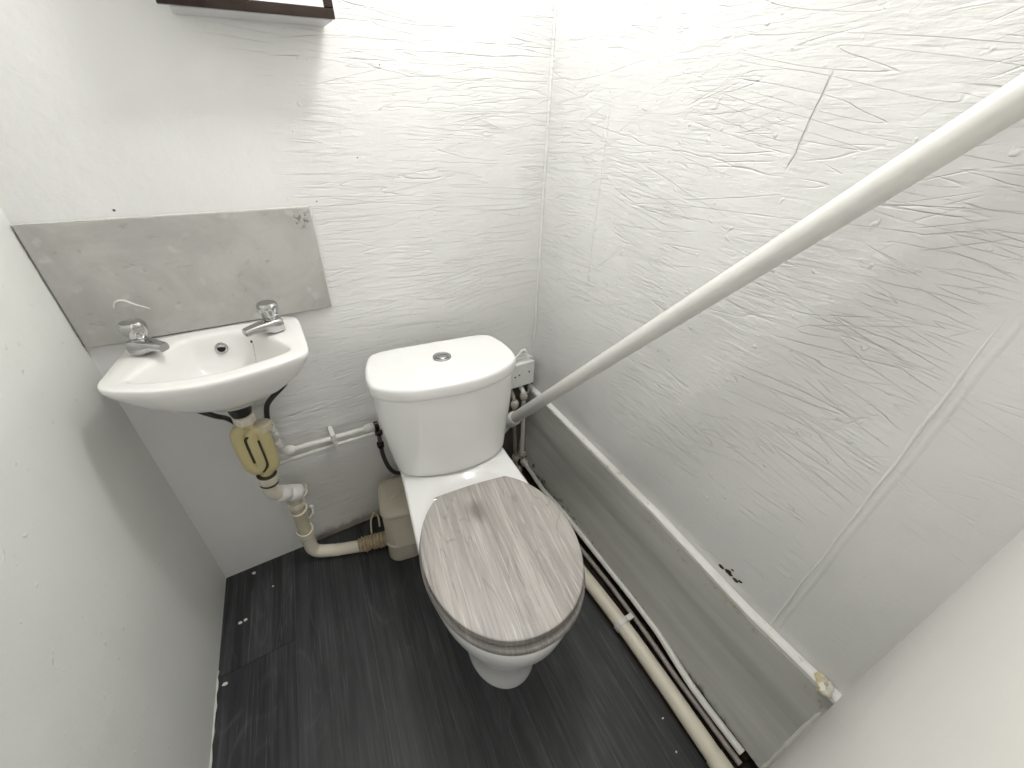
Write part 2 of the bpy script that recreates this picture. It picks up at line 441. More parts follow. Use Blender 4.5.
# floor: dark subfloor, charcoal vinyl planks laid at a slight angle
bm = new(); box(bm, -.1, 1.18, -D - .06, 0, -.05, -.004); tag(obj('floor_base', bm, M['subfloor'], smooth=False), 'dark bare floor strip showing beside the pipes', kind='structure')
def clip(poly, nx, ny, d):
    out = []
    for i in range(len(poly)):
        a, b = poly[i], poly[(i + 1) % len(poly)]
        fa = a[0] * nx + a[1] * ny - d; fb = b[0] * nx + b[1] * ny - d
        if fa <= 0: out.append(a)
        if (fa < 0 < fb) or (fb < 0 < fa):
            t = fa / (fa - fb); out.append((a[0] + (b[0] - a[0]) * t, a[1] + (b[1] - a[1]) * t))
    return out
bm = new(); lay = bm.faces.layers.float.new('plank'); uvl = bm.loops.layers.uv.new('UVMap')
k_, W_ = .108, .2017
def P2(s, t): return (s + k_ * t, t)
joints = {0: [-.318], 1: [-1.15], 2: [-.12], 3: [-.45], 4: [-.55], 5: [-.35], -1: [-.7]}
for i in range(-1, 6):
    ts = [.1] + joints[i] + [-1.4]; s0, s1 = i * W_, (i + 1) * W_; g = .0006
    for q, (t1, t0) in enumerate(zip(ts, ts[1:])):
        poly = [P2(s0 + g, t0 + g - .018 * 0), P2(s1 - g, t0 + g), P2(s1 - g, t1 - g), P2(s0 + g, t1 - g)]
        poly = clip(poly, 0, 1, 0); poly = clip(poly, 0, -1, D + .06); poly = clip(poly, -1, .083, 0); poly = clip(poly, 1, 0, 5)
        poly = clip(poly, 1, -.055, 1.022)
        if len(poly) < 3: continue
        top = [bm.verts.new((x, y, 0)) for x, y in poly]; bot = [bm.verts.new((x, y, -.0035)) for x, y in poly]
        F = [bm.faces.new(top)] + [bm.faces.new((top[j], bot[j], bot[(j + 1) % len(poly)], top[(j + 1) % len(poly)])) for j in range(len(poly))]
        r = random.random()
        for f in F:
            f[lay] = r
            for l in f.loops:
                x, y = l.vert.co.x, l.vert.co.y; l[uvl].uv = (x - k_ * y + i * 1.7 + q * 3.1, y + q * .4)
tag(obj('floor', bm, M['floor'], smooth=False), 'charcoal wood-effect vinyl plank floor', kind='structure')
bm = new()
for i in range(1, 6):
    a = P2(i * W_, 0); b = P2(i * W_, -1.22)
    a = (a[0], -.001)
    vs = [bm.verts.new(p) for p in ((a[0] - .0006, a[1], -.0012), (a[0] + .0006, a[1], -.0012), (b[0] + .0006, b[1], -.0012), (b[0] - .0006, b[1], -.0012))]
    bm.faces.new(vs)
tag(obj('floor_seam', bm, M['seam'], smooth=False), 'pale joint lines between the planks', kind='structure')

# boarded-in strip along the right wall: leaning grey board and white top edge
def zp(y):
    k = [(0, .380), (-.7, .358), (-1.0, .334), (-1.3, .338)]
    for (a, u), (b, v) in zip(k, k[1:]):
        if y >= b: return u + (v - u) * (y - a) / (b - a)
    return .338
ZP = zp(-1.17)
def board_x(y, t):   # t 0 bottom, 1 top
    top = 1.162 + .047 * y; bot = 1.128 + .072 * y
    return bot + (top - bot) * (t ** .9)
bm = new(); n = 60
rows = []
prof = [0, .03, .1, .2, .3, .335, .36, .45, .55, .6, .63, .75, .9, 1.0]
for j in range(n + 1):
    y = -j / n * D
    rows.append([(board_x(y, t) + (.0022 if .33 < t < .62 else 0) + .0012 * noise.noise(Vector((t * 3, y * 6, 1))), y,
                  .038 + .006 * noise.noise(Vector((0, y * 20, 0))) * (1 - t) + (zp(y) - .038) * t) for t in prof] +
                [(XR(y) - .001, y, zp(y)), (XR(y) - .001, y, .038)])
loft(bm, rows)
tag(obj('trim_1', bm, M['panel'], sharp=50), 'grey gloss board boxing along the foot of the right wall', kind='structure')
bm = new(); rows = []
for j in range(n + 1):
    y = -j / n * D; ZP = zp(y); x0 = board_x(y, 1) - .0015; x1 = XR(y) - .0005; w = .0012 * noise.noise(Vector((5, y * 18, 2)))
    rows.append([(x0 + w, y, ZP - .010), (x0 - .001 + w, y, ZP + .003), (x0 + .003 + w, y, ZP + .008), ((x0 + x1) / 2, y, ZP + .009 + w), (x1 - .002, y, ZP + .008), (x1, y, ZP + .005), (x1, y, ZP - .004), (x0 + .006, y, ZP - .010)])
loft(bm, rows)
tag(obj('trim_2', bm, M['trim']), 'narrow white painted edge strip on top of the grey board', kind='structure')

ZP = zp(-1.17)
# rough plaster ends of the boxing against the front wall
bm = new()
P = [Vector((XR(-D) - .016 - t * .075, -D + .004, ZP - .01 - t * (ZP - .01))) for t in [k / 24 for k in range(25)]]
tube(bm, P, [.005 + .003 * noise.noise(p * 60) for p in P], 8)
tag(obj('trim_4', bm, M['caulk']), 'ragged bead of filler down the end of the grey board', kind='structure')
bm = new()
P = [Vector((XL(-t), -t, .002)) for t in [.30 + k / 60 * .88 for k in range(61)]]
tube(bm, P, [max(.0006, .003 + .004 * noise.noise(p * 40)) for p in P], 6)
tag(obj('trim_5', bm, M['caulk']), 'thin ragged sealant along the left edge of the floor', kind='structure')

def blob(bm, c, r, amp=.3, fr=30, sub=3, sq=(1, 1, 1)):
    res = bmesh.ops.create_icosphere(bm, subdivisions=sub, radius=1)
    for v in res['verts']:
        d = v.co.copy(); k = 1 + amp * noise.noise(d * 1.7 + Vector(c) * fr)
        v.co = Vector(c) + Vector((d.x * r * sq[0] * k, d.y * r * sq[1] * k, d.z * r * sq[2] * k))
t = thing('filler_lump', 'yellowed lump of filler with a screw where white edge strip meets front wall', 'filler lump', (1.110, -1.172, ZP + .004))
bm = new(); blob(bm, (0, 0, 0), .016, .45, sq=(1.0, .9, .8)); blob(bm, (.006, .012, .004), .010, .4, sq=(1, 1.3, .8)); obj('filler', bm, M['lump'], t)
bm = new(); lathe(bm, [(0, .003), (.002, .0032), (.003, .002)], (-.002, .002, .0125), (-.2, .2, 1), 12); obj('screw', bm, M['chrome'], t)

# ------------------------------------------------------------------ toilet
TX, TY, TA = .666, -.628, -.130
T = thing('toilet', 'white close-coupled toilet with closed grey wood-effect lid', 'toilet', (TX, TY, 0), TA)
def pan_loop(a, front, wr, vb, z, rc=.03, du=-.004, flat=0):
    """closed outline in the toilet's frame: half ellipse in front, sides narrowing to a straight back"""
    P = []
    for k in range(33):                              # left side round the front to the right
        th = PI + PI * k / 32
        P.append((a * math.cos(th), front * math.sin(th) * (1 if not flat else 1)))
    for k in range(1, 15):
        t = k / 15; P.append((a + (wr - a) * (t * t * (3 - 2 * t)), (vb - rc) * t))
    for k in range(7):
        th = PI / 2 * k / 6; P.append((wr - rc + rc * math.cos(th), vb - rc + rc * math.sin(th)))
    for k in range(1, 6): P.append((wr - rc - 2 * (wr - rc) * k / 6, vb))
    for k in range(7):
        th = PI / 2 + PI / 2 * k / 6; P.append((-(wr - rc) + rc * math.cos(th), vb - rc + rc * math.sin(th)))
    for k in range(14, 0, -1):
        t = k / 15; P.append((-(a + (wr - a) * (t * t * (3 - 2 * t))), (vb - rc) * t))
    return [Vector((u + du, v, z)) for u, v in P]
levels = [(.094, .121, .085, .36, 0, .03), (.094, .122, .085, .36, .012, .03), (.091, .118, .083, .36, .03, .03), (.096, .123, .085, .37, .10, .03),
          (.108, .142, .092, .39, .17, .03), (.126, .166, .105, .42, .235, .03), (.146, .194, .125, .45, .295, .03), (.160, .212, .142, .48, .345, .03),
          (.168, .221, .152, .50, .385, .03), (.171, .225, .154, .505, .41, .03), (.1705, .2245, .154, .505, .423, .03), (.167, .221, .150, .501, .4295, .028)]
bm = new(); L = [pan_loop(a, f, wr, vb, z, rc, -.004 + .010 * max(0, 1 - z / .25)) for a, f, wr, vb, z, rc in levels]
def deck_z(u, v):
    # dished recess round the hinge, raised shelf under the cistern
    e = math.sqrt((u / .135) ** 2 + ((v - .05) / .225) ** 2)
    k = max(0, min(1, (1.12 - e) / .24)); k = k * k * (3 - 2 * k)
    return .4305 - .017 * k
top = L[-1]; cen = Vector((-.004, .12, 0))
for s in [.985 - .035 * q for q in range(0, 27)] + [.03]:
    row = []
    for p in top:
        q = cen + (Vector((p.x, p.y, 0)) - cen) * s; row.append(Vector((q.x, q.y, deck_z(q.x, q.y))))
    L.append(row)
loft(bm, L); obj('pan', bm, M['ceramic'], T, sharp=60)

# cistern
lid_out = [(-.168, .528), (-.197, .452), (-.203, .40), (-.197, .350), (-.158, .318), (-.115, .299), (-.06, .289), (0, .286), (.06, .289), (.115, .302), (.158, .322), (.195, .355), (.203, .40), (.199, .452), (.168, .530)]
def refine(P, n=5):
    out = []
    for i in range(len(P)):
        a, b = P[i], P[(i + 1) % len(P)]
        for k in range(n): out.append((a[0] + (b[0] - a[0]) * k / n, a[1] + (b[1] - a[1]) * k / n))
    return out
cc = (0, .41)
def smooth_poly(P, it=3):
    P = refine(P, 5)
    for _ in range(it): P = [((P[i - 1][0] + 2 * P[i][0] + P[(i + 1) % len(P)][0]) / 4, (P[i - 1][1] + 2 * P[i][1] + P[(i + 1) % len(P)][1]) / 4) for i in range(len(P))]
    return P
LO = radial(smooth_poly([(x * (1.055 if y > .5 else 1.012), y + (.006 if y > .4 else 0)) for x, y in lid_out], 2), cc, 160)
def inset(P, c, d):
    out = []
    for x, y in P:
        r = math.hypot(x - c[0], y - c[1]); k = (r - d) / r; out.append((c[0] + (x - c[0]) * k, c[1] + (y - c[1]) * k))
    return out
bm = new(); rows = []
for d, z in [(.016, .6935), (.004, .694), (.0005, .697), (0, .704), (.0003, .713), (.001, .722), (.003, .7270), (.0065, .7293), (.011, .730)]:
    rows.append([Vector((x, y, z)) for x, y in inset(LO, cc, d)])
for s in (.8, .6, .4, .2, .05):
    rows.append([Vector((cc[0] + (x - cc[0]) * s, cc[1] + (y - cc[1]) * s, .730 + .0012 * (1 - s))) for x, y in inset(LO, cc, .011)])
loft(bm, rows); cl = obj('cistern_lid', bm, M['ceramic'], T, sharp=60)
body_top = inset(LO, cc, .009)
body_bot = [(-.130, .505), (-.158, .47), (-.166, .40), (-.166, .334), (-.115, .302), (-.06, .286), (0, .281), (.06, .286), (.115, .303), (.160, .336), (.163, .40), (.153, .47), (.125, .505)]
BB = radial(smooth_poly(body_bot, 4), cc, 160)
bm = new(); rows = []
def lerp_loop(A, B, t, z): return [Vector((a[0] + (b[0] - a[0]) * t, a[1] + (b[1] - a[1]) * t, z)) for a, b in zip(A, B)]
zb = .4315
rows.append([Vector((x, y, zb)) for x, y in inset(BB, cc, .014)])
rows.append([Vector((x, y, zb + .0015)) for x, y in inset(BB, cc, .006)])
rows.append([Vector((x, y, zb + .006)) for x, y in inset(BB, cc, .0015)])
for k in range(0, 25):
    t = k / 24; z = zb + .014 + (.686 - zb - .014) * t; f = math.sin(t * PI / 2) ** .8
    rows.append(lerp_loop(BB, body_top, f, z))
rows.append([Vector((x, y, .6925)) for x, y in inset(body_top, cc, .004)])
loft(bm, rows); obj('cistern', bm, M['ceramic'], T, sharp=60)
bm = new(); box(bm, -.06, .06, .44, .50, .4305, .4325); obj('cistern_gasket', bm, M['black_rubber'], T, smooth=False)
# flush button
bm = new(); lathe(bm, [(0, .025), (.002, .0255), (.004, .0245), (.0048, .0225), (.0035, .019), (.003, .0185), (.003, 0)], (.004, .430, .7308), (0, 0, 1), 48)
fb = obj('flush_button', bm, M['chrome'], cl)
bm = new()
for sgn in (1, -1):
    # two crescent halves of a dual flush
    pts = [(.0165 * math.cos(a), .0165 * math.sin(a)) for a in [PI * k / 20 for k in range(21)]]
    loops = []
    for rr, z in ((1, .7338), (1, .7362), (.92, .7372), (.5, .7376)):
        loops.append([Vector((.004 + x * rr, .430 + sgn * (y * rr + .0009), z)) for x, y in pts])
    loft(bm, loops)
obj('button_halves', bm, M['chrome'], fb)

# seat and lid
def egg(a, b, vcut, z, n=96, du=.0005):
    P = []
    th0 = math.asin(min(.999, vcut / b)); 
    for k in range(n + 1):
        th = PI - th0 + (PI + 2 * th0) * k / n
        x, y = math.cos(th), math.sin(th)
        ex = abs(x) ** .93 * (1 if x > 0 else -1)
        P.append((a * ex + du, b * y))
    m_ = 14
    x0, y0 = P[-1]; x1, y1 = P[0]
    for k in range(1, m_): P.append((x0 + (x1 - x0) * k / m_, y0 + .004 * math.sin(PI * k / m_)))
    return [Vector((x, y, z)) for x, y in P]
def slab(bm, a, b, vc, z0, z1, r, hole=None):
    rows = [egg(a - r, b - r, vc, z0), egg(a - r * .3, b - r * .3, vc + r * .2, z0 + r * .3), egg(a, b, vc + r * .3, z0 + r)]
    rows += [egg(a, b, vc + r * .3, z1 - r), egg(a - r * .12, b - r * .12, vc + r * .3, z1 - r * .5), egg(a - r * .45, b - r * .45, vc + r * .2, z1 - r * .14), egg(a - r, b - r, vc, z1)]
    for s in (.85, .6, .3, .05):
        rows.append([Vector((p.x * s, p.y * s + .0, z1)) for p in egg(a - r, b - r, vc, z1)])
    loft(bm, rows)
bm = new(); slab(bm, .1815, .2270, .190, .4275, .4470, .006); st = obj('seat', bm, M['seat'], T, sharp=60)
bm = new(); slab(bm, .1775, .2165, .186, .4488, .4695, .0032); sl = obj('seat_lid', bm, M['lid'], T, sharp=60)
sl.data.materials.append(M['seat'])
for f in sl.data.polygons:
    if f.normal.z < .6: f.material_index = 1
bm = new(); slab(bm, .172, .211, .18, .4465, .4495, .001); obj('lid_gap_shade', bm, M['black_rubber'], st)  # black slab standing in for the shade between seat and lid
for u in (-.088, .084):
    bm = new(); tube(bm, [(u - .014, .196, .446), (u + .014, .196, .446)], .0075, 20)
    tube(bm, [(u, .199, .4135), (u, .199, .446)], .0085, 20)
    h = obj('hinge', bm, M['chrome'], T, sharp=50)

# ------------------------------------------------------------------ washbasin
B = thing('washbasin', 'small white wall-hung washbasin with two chrome taps', 'washbasin', (0, 0, 0))
out = [(.073, -.0015), (.066, -.06), (.055, -.13), (.044, -.190), (.050, -.212), (.071, -.234), (.123, -.263), (.163, -.277), (.205, -.285), (.25, -.285), (.294, -.278), (.347, -.265), (.392, -.248), (.405, -.233), (.409, -.21), (.412, -.10), (.412, -.0015)]
inn = [(.377, -.205), (.345, -.135), (.318, -.083), (.295, -.056), (.265, -.048), (.20, -.047), (.170, -.050), (.148, -.083), (.125, -.125), (.100, -.175), (.088, -.200), (.105, -.215), (.149, -.233), (.205, -.244), (.26, -.244), (.31, -.234), (.360, -.218)]
bc = (.235, -.15)
NB = 160
OU = radial(smooth_poly(out, 3), bc, NB); IN = radial(smooth_poly(inn, 5), bc, NB)
def bl(P, s, z, keep=True, dz=0, cy=None):
    r = []
    for x, y in P:
        yy = bc[1] + (y - bc[1]) * (s if (y < bc[1] or not keep) else max(s, .0) ** .18)
        xx = bc[0] + (x - bc[0]) * s
        r.append(Vector((xx, min(yy, -.0012), z)))
    return r
ZR = .849
rows = [bl(OU, .10, ZR - .140, False), bl(OU, .17, ZR - .139, False), bl(OU, .22, ZR - .134, False), bl(OU, .30, ZR - .122, False), bl(OU, .42, ZR - .112), bl(OU, .56, ZR - .098), bl(OU, .69, ZR - .080), bl(OU, .80, ZR - .062), bl(OU, .885, ZR - .044), bl(OU, .94, ZR - .030), bl(OU, .972, ZR - .020),
        bl(OU, .990, ZR - .014), bl(OU, .998, ZR - .009), bl(OU, 1.0, ZR - .005), bl(OU, .995, ZR - .0015), bl(OU, .982, ZR)]
def mixl(t, z): return [Vector((a[0] + (b[0] - a[0]) * t, a[1] + (b[1] - a[1]) * t, z)) for a, b in zip(OU, IN)]
rows += [mixl(.35, ZR), mixl(.7, ZR), mixl(.88, ZR - .0006), mixl(.96, ZR - .002), mixl(1.0, ZR - .0045)]
for s, z in [(.975, .010), (.95, .022), (.915, .038), (.87, .054), (.80, .069), (.69, .081), (.54, .089), (.36, .093), (.18, .0955), (.09, .0965)]:
    rows.append([Vector((bc[0] + (x - bc[0]) * s, bc[1] + (y - bc[1]) * s - .006 * (1 - s), ZR - z)) for x, y in IN])
bm = new(); loft(bm, rows); obj('basin_bowl', bm, M['basin'], B, sharp=179)
# overflow ring on the back of the bowl
oc = Vector((.236, -.0565, ZR - .034)); od = Vector((0, -1, .38)).normalized()
bm = new(); lathe(bm, [(-.006, .0125), (.0015, .0135), (.003, .012), (.0025, .0085), (-.002, .0075), (-.006, .0075)], oc, od, 36); orr = obj('overflow_ring', bm, M['chrome'], B)
bm = new(); lathe(bm, [(0, .0078), (.0004, .0076), (.0005, 0)], oc - od * .0006, od, 24); obj('overflow_hole', bm, M['dark_hole'], orr)
# drain
bm = new(); lathe(bm, [(-.012, .018), (0, .0215), (.002, .021), (.0012, .015), (-.004, .013), (-.006, 0)], (bc[0], bc[1] - .006, ZR - .0955), (0, 0, 1), 32); obj('drain_ring', bm, M['chrome'], B)
# plug chain hanging from its stay
bm = new(); ch = [(.302, -.066, ZR - .022)] + [(.302 - .0006 * k, -.069 - .0046 * k - .00020 * k * k, ZR - .024 - .0042 * k + .00004 * k * k) for k in range(1, 17)]
for p in catmull(ch, 2): 
    bmesh.ops.create_icosphere(bm, subdivisions=1, radius=.0013, matrix=Matrix.Translation(p))
pc = obj('plug_chain', bm, M['chrome'], B)
bm = new(); lathe(bm, [(0, .003), (.002, .0055), (.006, .0050), (.012, .0015)], (.302, -.070, ZR - .030), (0, .35, 1), 12); obj('chain_stay', bm, M['dark_chrome'], pc)

def make_tap(px, py, ang, label):
    """pillar tap: stubby body leaning into a spout along +x, fluted flared handle"""
    z0 = ZR
    t = bpy.data.objects.new('tap', None); C.objects.link(t); t.parent = B; t.location = (px, py, z0); t.rotation_euler = (0, 0, ang); t['label'] = label
    bm = new()
    # body and spout as one loft along x
    secs = [(-.021, .0008, .030, .0125), (-.0195, .0, .032, .0185), (-.010, .0, .0345, .0205), (.004, .0, .0345, .0195), (.018, .006, .0325, .0165), (.032, .011, .0315, .0142), (.045, .0125, .030, .0125), (.056, .0115, .0285, .0118), (.061, .0115, .0265, .011)]
    if px < .2: secs = [(x * .82 if x > 0 else x, a_, b_, c_) for x, a_, b_, c_ in secs]
    loops = []
    for x, zb_, zt, hw in secs:
        zc, hh = (zb_ + zt) / 2, (zt - zb_) / 2; lp = []
        for k in range(24):
            a = 2 * PI * k / 24; c_, s_ = math.cos(a), math.sin(a)
            lp.append(Vector((x, hw * math.copysign(abs(c_) ** .55, c_), zc + hh * math.copysign(abs(s_) ** .55, s_))))
        loops.append(lp)
    loft(bm, loops)
    lathe(bm, [(0, .0135), (.002, .0135), (.006, .011), (.012, .0105)], (-.002, 0, .032), (0, 0, 1), 24)
    obj('tap_body', bm, M['chrome'], t, sharp=35)
    bm = new(); prof = [(0, .0125), (.002, .0150), (.008, .0190), (.018, .0222), (.027, .0232), (.0325, .0222), (.0355, .019), (.0365, .0185)]
    loops = []
    for h, r in prof:
        fl = .12 if .004 < h < .034 else .03
        loops.append([Vector((-.002 + r * (1 - fl * max(0, math.cos(4 * (2 * PI * k / 48 + .4))) ** 2) * math.cos(2 * PI * k / 48),
                              r * (1 - fl * max(0, math.cos(4 * (2 * PI * k / 48 + .4))) ** 2) * math.sin(2 * PI * k / 48), .0355 + h)) for k in range(48)])
    loft(bm, loops); hd = obj('tap_handle', bm, M['chrome'], t, sharp=35)
    return t
make_tap(.112, -.088, math.radians(-40), 'chrome tap at the left end of the basin')
make_tap(.352, -.098, math.radians(203), 'chrome tap at the right end of the basin')
# waste flange under the bowl
bm = new(); lathe(bm, [(0, .030), (-.004, .034), (-.008, .032), (-.014, .026), (-.030, .0245), (-.042, .021)], (.233, -.132, ZR - .134), (0, 0, 1), 32)
obj('waste_flange', bm, M['black_rubber'], B)

# ------------------------------------------------------------------ splashback
SB = thing('splashback', 'grey mottled rectangular splashback panel fixed above the basin', 'splashback', (.251, -.001, .8515))
bm = new(); box(bm, -.2475, .2485, -.009, 0, 0, .2475, .0012, 2)
o = obj('panel', bm, M['splash'], SB, smooth=False)
# material uses room coordinates: shift mesh so the object origin is the room's
for v in o.data.vertices: v.co += SB.location
o.location = -SB.location
bm = new(); P = [Vector((.0 + .499 * k / 60, -.0045, 1.1005)) for k in range(61)]
tube(bm, P, [.0019 + .0012 * noise.noise(p * 50) for p in P], 8); P = [Vector((.501, -.0045, .853 + .247 * k / 40)) for k in range(41)]
tube(bm, P, [.0017 + .001 * noise.noise(p * 50) for p in P], 8)
o = obj('sealant', bm, M['caulk'], SB); o.location = -SB.location
bm = new(); P = catmull([(.078, -.0100, .928), (.084, -.0100, .940), (.098, -.0100, .942), (.114, -.0100, .930), (.136, -.0100, .916)], 6)
tube(bm, P, [.0022 * math.sin(PI * (k + 1) / (len(P) + 1)) ** .5 for k in range(len(P))], 8); o = obj('sealant_smear', bm, M['caulk'], SB); o.location = -SB.location; o['label'] = 'white smear of sealant above the left tap'

# ------------------------------------------------------------------ mirror cabinet
MC = thing('mirror', 'wall mirror above the basin, its chrome frame coloured with a dark reflection', 'mirror', (.4725, 0, 1.4290))
MC.rotation_euler = (0, math.radians(-2.0), 0)
bm = new(); box(bm, -.121, .134, -.078, -.001, .0, .40, .002); obj('backing_box', bm, M['cab'], MC, smooth=False)
bm = new()
x0, x1, z0, z1, w = -.138, .137, .001, .42, .016
for a, b, c_, d_ in ((x0, x1, z0, z0 + w), (x0, x1, z1 - w, z1), (x0, x0 + w, z0 + w, z1 - w), (x1 - w, x1, z0 + w, z1 - w)):
    box(bm, a, b, -.088, -.0785, c_, d_, .0015)
obj('frame', bm, M['dark_chrome'], MC, smooth=False)
bm = new(); box(bm, x0 + w, x1 - w, -.084, -.0795, z0 + w, z1 - w); obj('mirror_glass', bm, M['mirror'], MC, smooth=False)

# ------------------------------------------------------------------ basin waste: trap
TR = thing('basin_trap', 'yellowed plastic S-shaped trap hanging under the basin', 'waste trap', (0, 0, 0))
ty_ = -.122
zx = [(.204, .555), (.231, .545), (.258, .533)]
xl, xm, xr = .205, .231, .257
path = [(.233, -.128, .640), (.222, ty_, .628), (xl, ty_, .606), (xl, ty_, .520), (xl + .004, ty_, .500), (xl + .013, ty_, .490), (xm - .004, ty_, .500), (xm, ty_, .520), (xm, ty_, .585), (xm + .004, ty_, .603), (xm + .013, ty_, .611), (xr - .004, ty_, .603), (xr, ty_, .585), (xr, ty_, .520), (xr - .003, ty_, .492), (.236, ty_ + .006, .472), (.229, ty_ + .008, .452)]
bm = new(); tube(bm, catmull(path, 5), .0165, 20); 
# moulded webs that close the block behind the grooves
box(bm, xl - .004, xr + .004, ty_ + .002, ty_ + .012, .500, .606, .004)
obj('trap_body', bm, M['trap'], TR)
bm = new()
g1 = [(xl + .026, ty_ - .0115, .604), (xl + .016, ty_ - .0118, .600), (xl + .0125, ty_ - .0108, .585), (xl + .013, ty_ - .0108, .520)]
g2 = [(xm + .013, ty_ - .0108, .585), (xm + .013, ty_ - .0108, .515), (xm + .009, ty_ - .0118, .497), (xm - .003, ty_ - .0125, .484)]
for g_ in (g1, g2): tube(bm, catmull(g_, 6), .0034, 10)
obj('groove', bm, M['trap_groove'], TR)
def nut(bm, c, d, r, h, ribs=14):
    d = Vector(d).normalized(); c = Vector(c); up = Vector((0, 0, 1)) if abs(d.z) < .9 else Vector((1, 0, 0))
    N = (up - d * up.dot(d)).normalized(); Bv = d.cross(N); n_ = ribs * 4; L_ = []
    for t_, q in ((0, .9), (.08, 1), (.85, 1), (.93, .93), (1, .8)):
        L_.append([c + d * h * t_ + (N * math.cos(2 * PI * k / n_) + Bv * math.sin(2 * PI * k / n_)) * r * q * (1 + (.05 if k % 4 < 2 and .01 < t_ < .9 else 0)) for k in range(n_)])
    loft(bm, L_)
bm = new(); nut(bm, (.233, -.129, .671), (-.03, .1, -1), .0225, .028); obj('inlet_nut', bm, M['cream_pipe'], TR)
bm = new(); nut(bm, (xr + .006, ty_ + .004, .603), (.1, 0, 1), .0185, .024); obj('side_cap', bm, M['cream_old'], TR)
bm = new(); nut(bm, (.231, ty_ + .006, .462), (-.06, .06, -1), .024, .034); obj('outlet_nut', bm, M['cream_pipe'], TR)
bm = new(); lathe(bm, [(0, .0245), (.003, .0247), (.004, .023)], (.2312, ty_ + .0055, .4625), (-.06, .06, -1), 24); obj('rubber_seal', bm, M['trap_groove'], TR)
bm = new(); lathe(bm, [(0, .0238), (.003, .024), (.004, .023)], (.2288, ty_ + .0078, .4285), (-.06, .06, -1), 24); obj('rubber_seal', bm, M['trap_groove'], TR)

# black flexible tap tails
def hose(label, pts, r=.0062):
    bm = new(); tube(bm, catmull(pts, 8), r, 14); o = obj('tap_hose', bm, M['black_hose']); return tag(o, label, 'hose')
hose('thin black hose reaching left from the trap under the basin', [(.120, -.09, .745), (.145, -.115, .712), (.179, -.118, .678), (.196, -.095, .648), (.210, -.075, .610), (.232, -.052, .560), (.255, -.034, .52)])
hose('black hose curving down on the right of the trap', [(.350, -.075, .735), (.345, -.066, .70), (.331, -.060, .679), (.302, -.058, .655), (.283, -.060, .634), (.274, -.062, .600), (.273, -.060, .570)], .0068)

# cold feed along the back wall
WP = thing('water_pipe', 'white painted pipe with round fittings along the wall beside the basin trap', 'pipe', (0, 0, 0))
yp = -.045
bm = new(); tube(bm, fillet([(.273, -.056, .60), (.275, yp - .008, .49), (.277, yp, .459), (.30, yp, .459), (.56, yp, .450), (.70, yp, .446)], .012), .0082, 16); obj('pipe', bm, M['pipe_white'], WP)
def ball(bm, c, d, r, l):
    d = Vector(d).normalized()
    lathe(bm, [(-l, r * .72), (-l * .8, r * .80), (-l * .45, r * .97), (0, r), (l * .45, r * .97), (l * .8, r * .80), (l, r * .72)], c, d, 20)
for c_, d_, r_, l_ in [((.296, yp, .459), (1, 0, 0), .0155, .013), ((.522, yp, .451), (1, 0, 0), .0155, .014), ((.275, yp - .012, .500), (.05, .1, -1), .0145, .014), ((.2745, -.057, .535), (.05, .1, -1), .0125, .013)]:
    bm = new(); ball(bm, c_, d_, r_, l_); obj('fitting', bm, M['pipe_white'], WP)
bm = new(); nut(bm, (.540, yp, .451), (1, 0, 0), .0145, .014, 6); obj('fitting_nut', bm, M['dark_chrome'], WP)
bm = new(); box(bm, .410, .424, -.055, -.001, .443, .472, .003); obj('pipe_clip', bm, M['pipe_white'], WP)
WP2 = thing('water_pipe', 'thinner white pipe running just below the one with round fittings', 'pipe', (0, 0, 0))
bm = new(); tube(bm, fillet([(.225, -.020, .397), (.262, -.020, .405), (.33, -.020, .407), (.42, -.020, .408), (.56, -.020, .403), (.70, -.020, .398)], .03), .0058, 14); obj('pipe', bm, M['pipe_white'], WP2)
bm = new(); box(bm, .414, .426, -.028, -.001, .399, .418, .002); obj('pipe_clip', bm, M['pipe_white'], WP2)

# flexible feed to the cistern
FH = thing('flexible_hose', 'dark flexible hose with valve behind the left side of the toilet cistern', 'hose', (0, 0, 0))
bm = new(); P = catmull([(.548, -.062, .435), (.543, -.078, .40), (.545, -.082, .345), (.557, -.082, .29), (.580, -.080, .255), (.62, -.080, .245), (.68, -.085, .26)], 12)
tube(bm, P, [.0066 + .0008 * (i % 2) for i in range(len(P))], 14); obj('hose', bm, M['black_hose'], FH)
bm = new(); nut(bm, (.548, -.060, .442), (-.1, -.25, -1), .0115, .016, 6); nut(bm, (.543, -.077, .408), (0, 0, -1), .0105, .022, 6)
obj('valve', bm, M['dark_chrome'], FH)

# ------------------------------------------------------------------ waste pipe from the trap to the floor
WS = thing('waste_pipe', 'cream plastic waste pipe stepping down the wall from the basin trap to the floor', 'pipe', (0, 0, 0))
bm = new(); tube(bm, fillet([(.228, ty_ + .009, .432), (.224, -.112, .385), (.252, -.088, .342), (.281, -.072, .305)], .03, 8), .0195, 22); obj('elbow', bm, M['cream_pipe'], WS)
bm = new()
a = Vector((.236, -.103, .366)); b = Vector((.287, -.070, .312)); dd = (b - a)
lathe(bm, [(0, .021), (dd.length * .1, .0255), (dd.length * .35, .024), (dd.length * .42, .0215), (dd.length * .5, .0255), (dd.length * .75, .026), (dd.length * .9, .024), (dd.length, .018)], a, dd, 26)
for v in bm.verts: v.co += Vector((noise.noise(v.co * 70), noise.noise(v.co * 70 + Vector((9, 0, 0))), noise.noise(v.co * 70 + Vector((0, 9, 0))))) * .003
obj('joint_wrap', bm, M['pipe_white'], WS)
bm = new(); tube(bm, [(.274, -.074, .318), (.267, -.068, .27), (.262, -.066, .17), (.262, -.067, .095)], .0195, 24); obj('pipe', bm, M['cream_old'], WS)
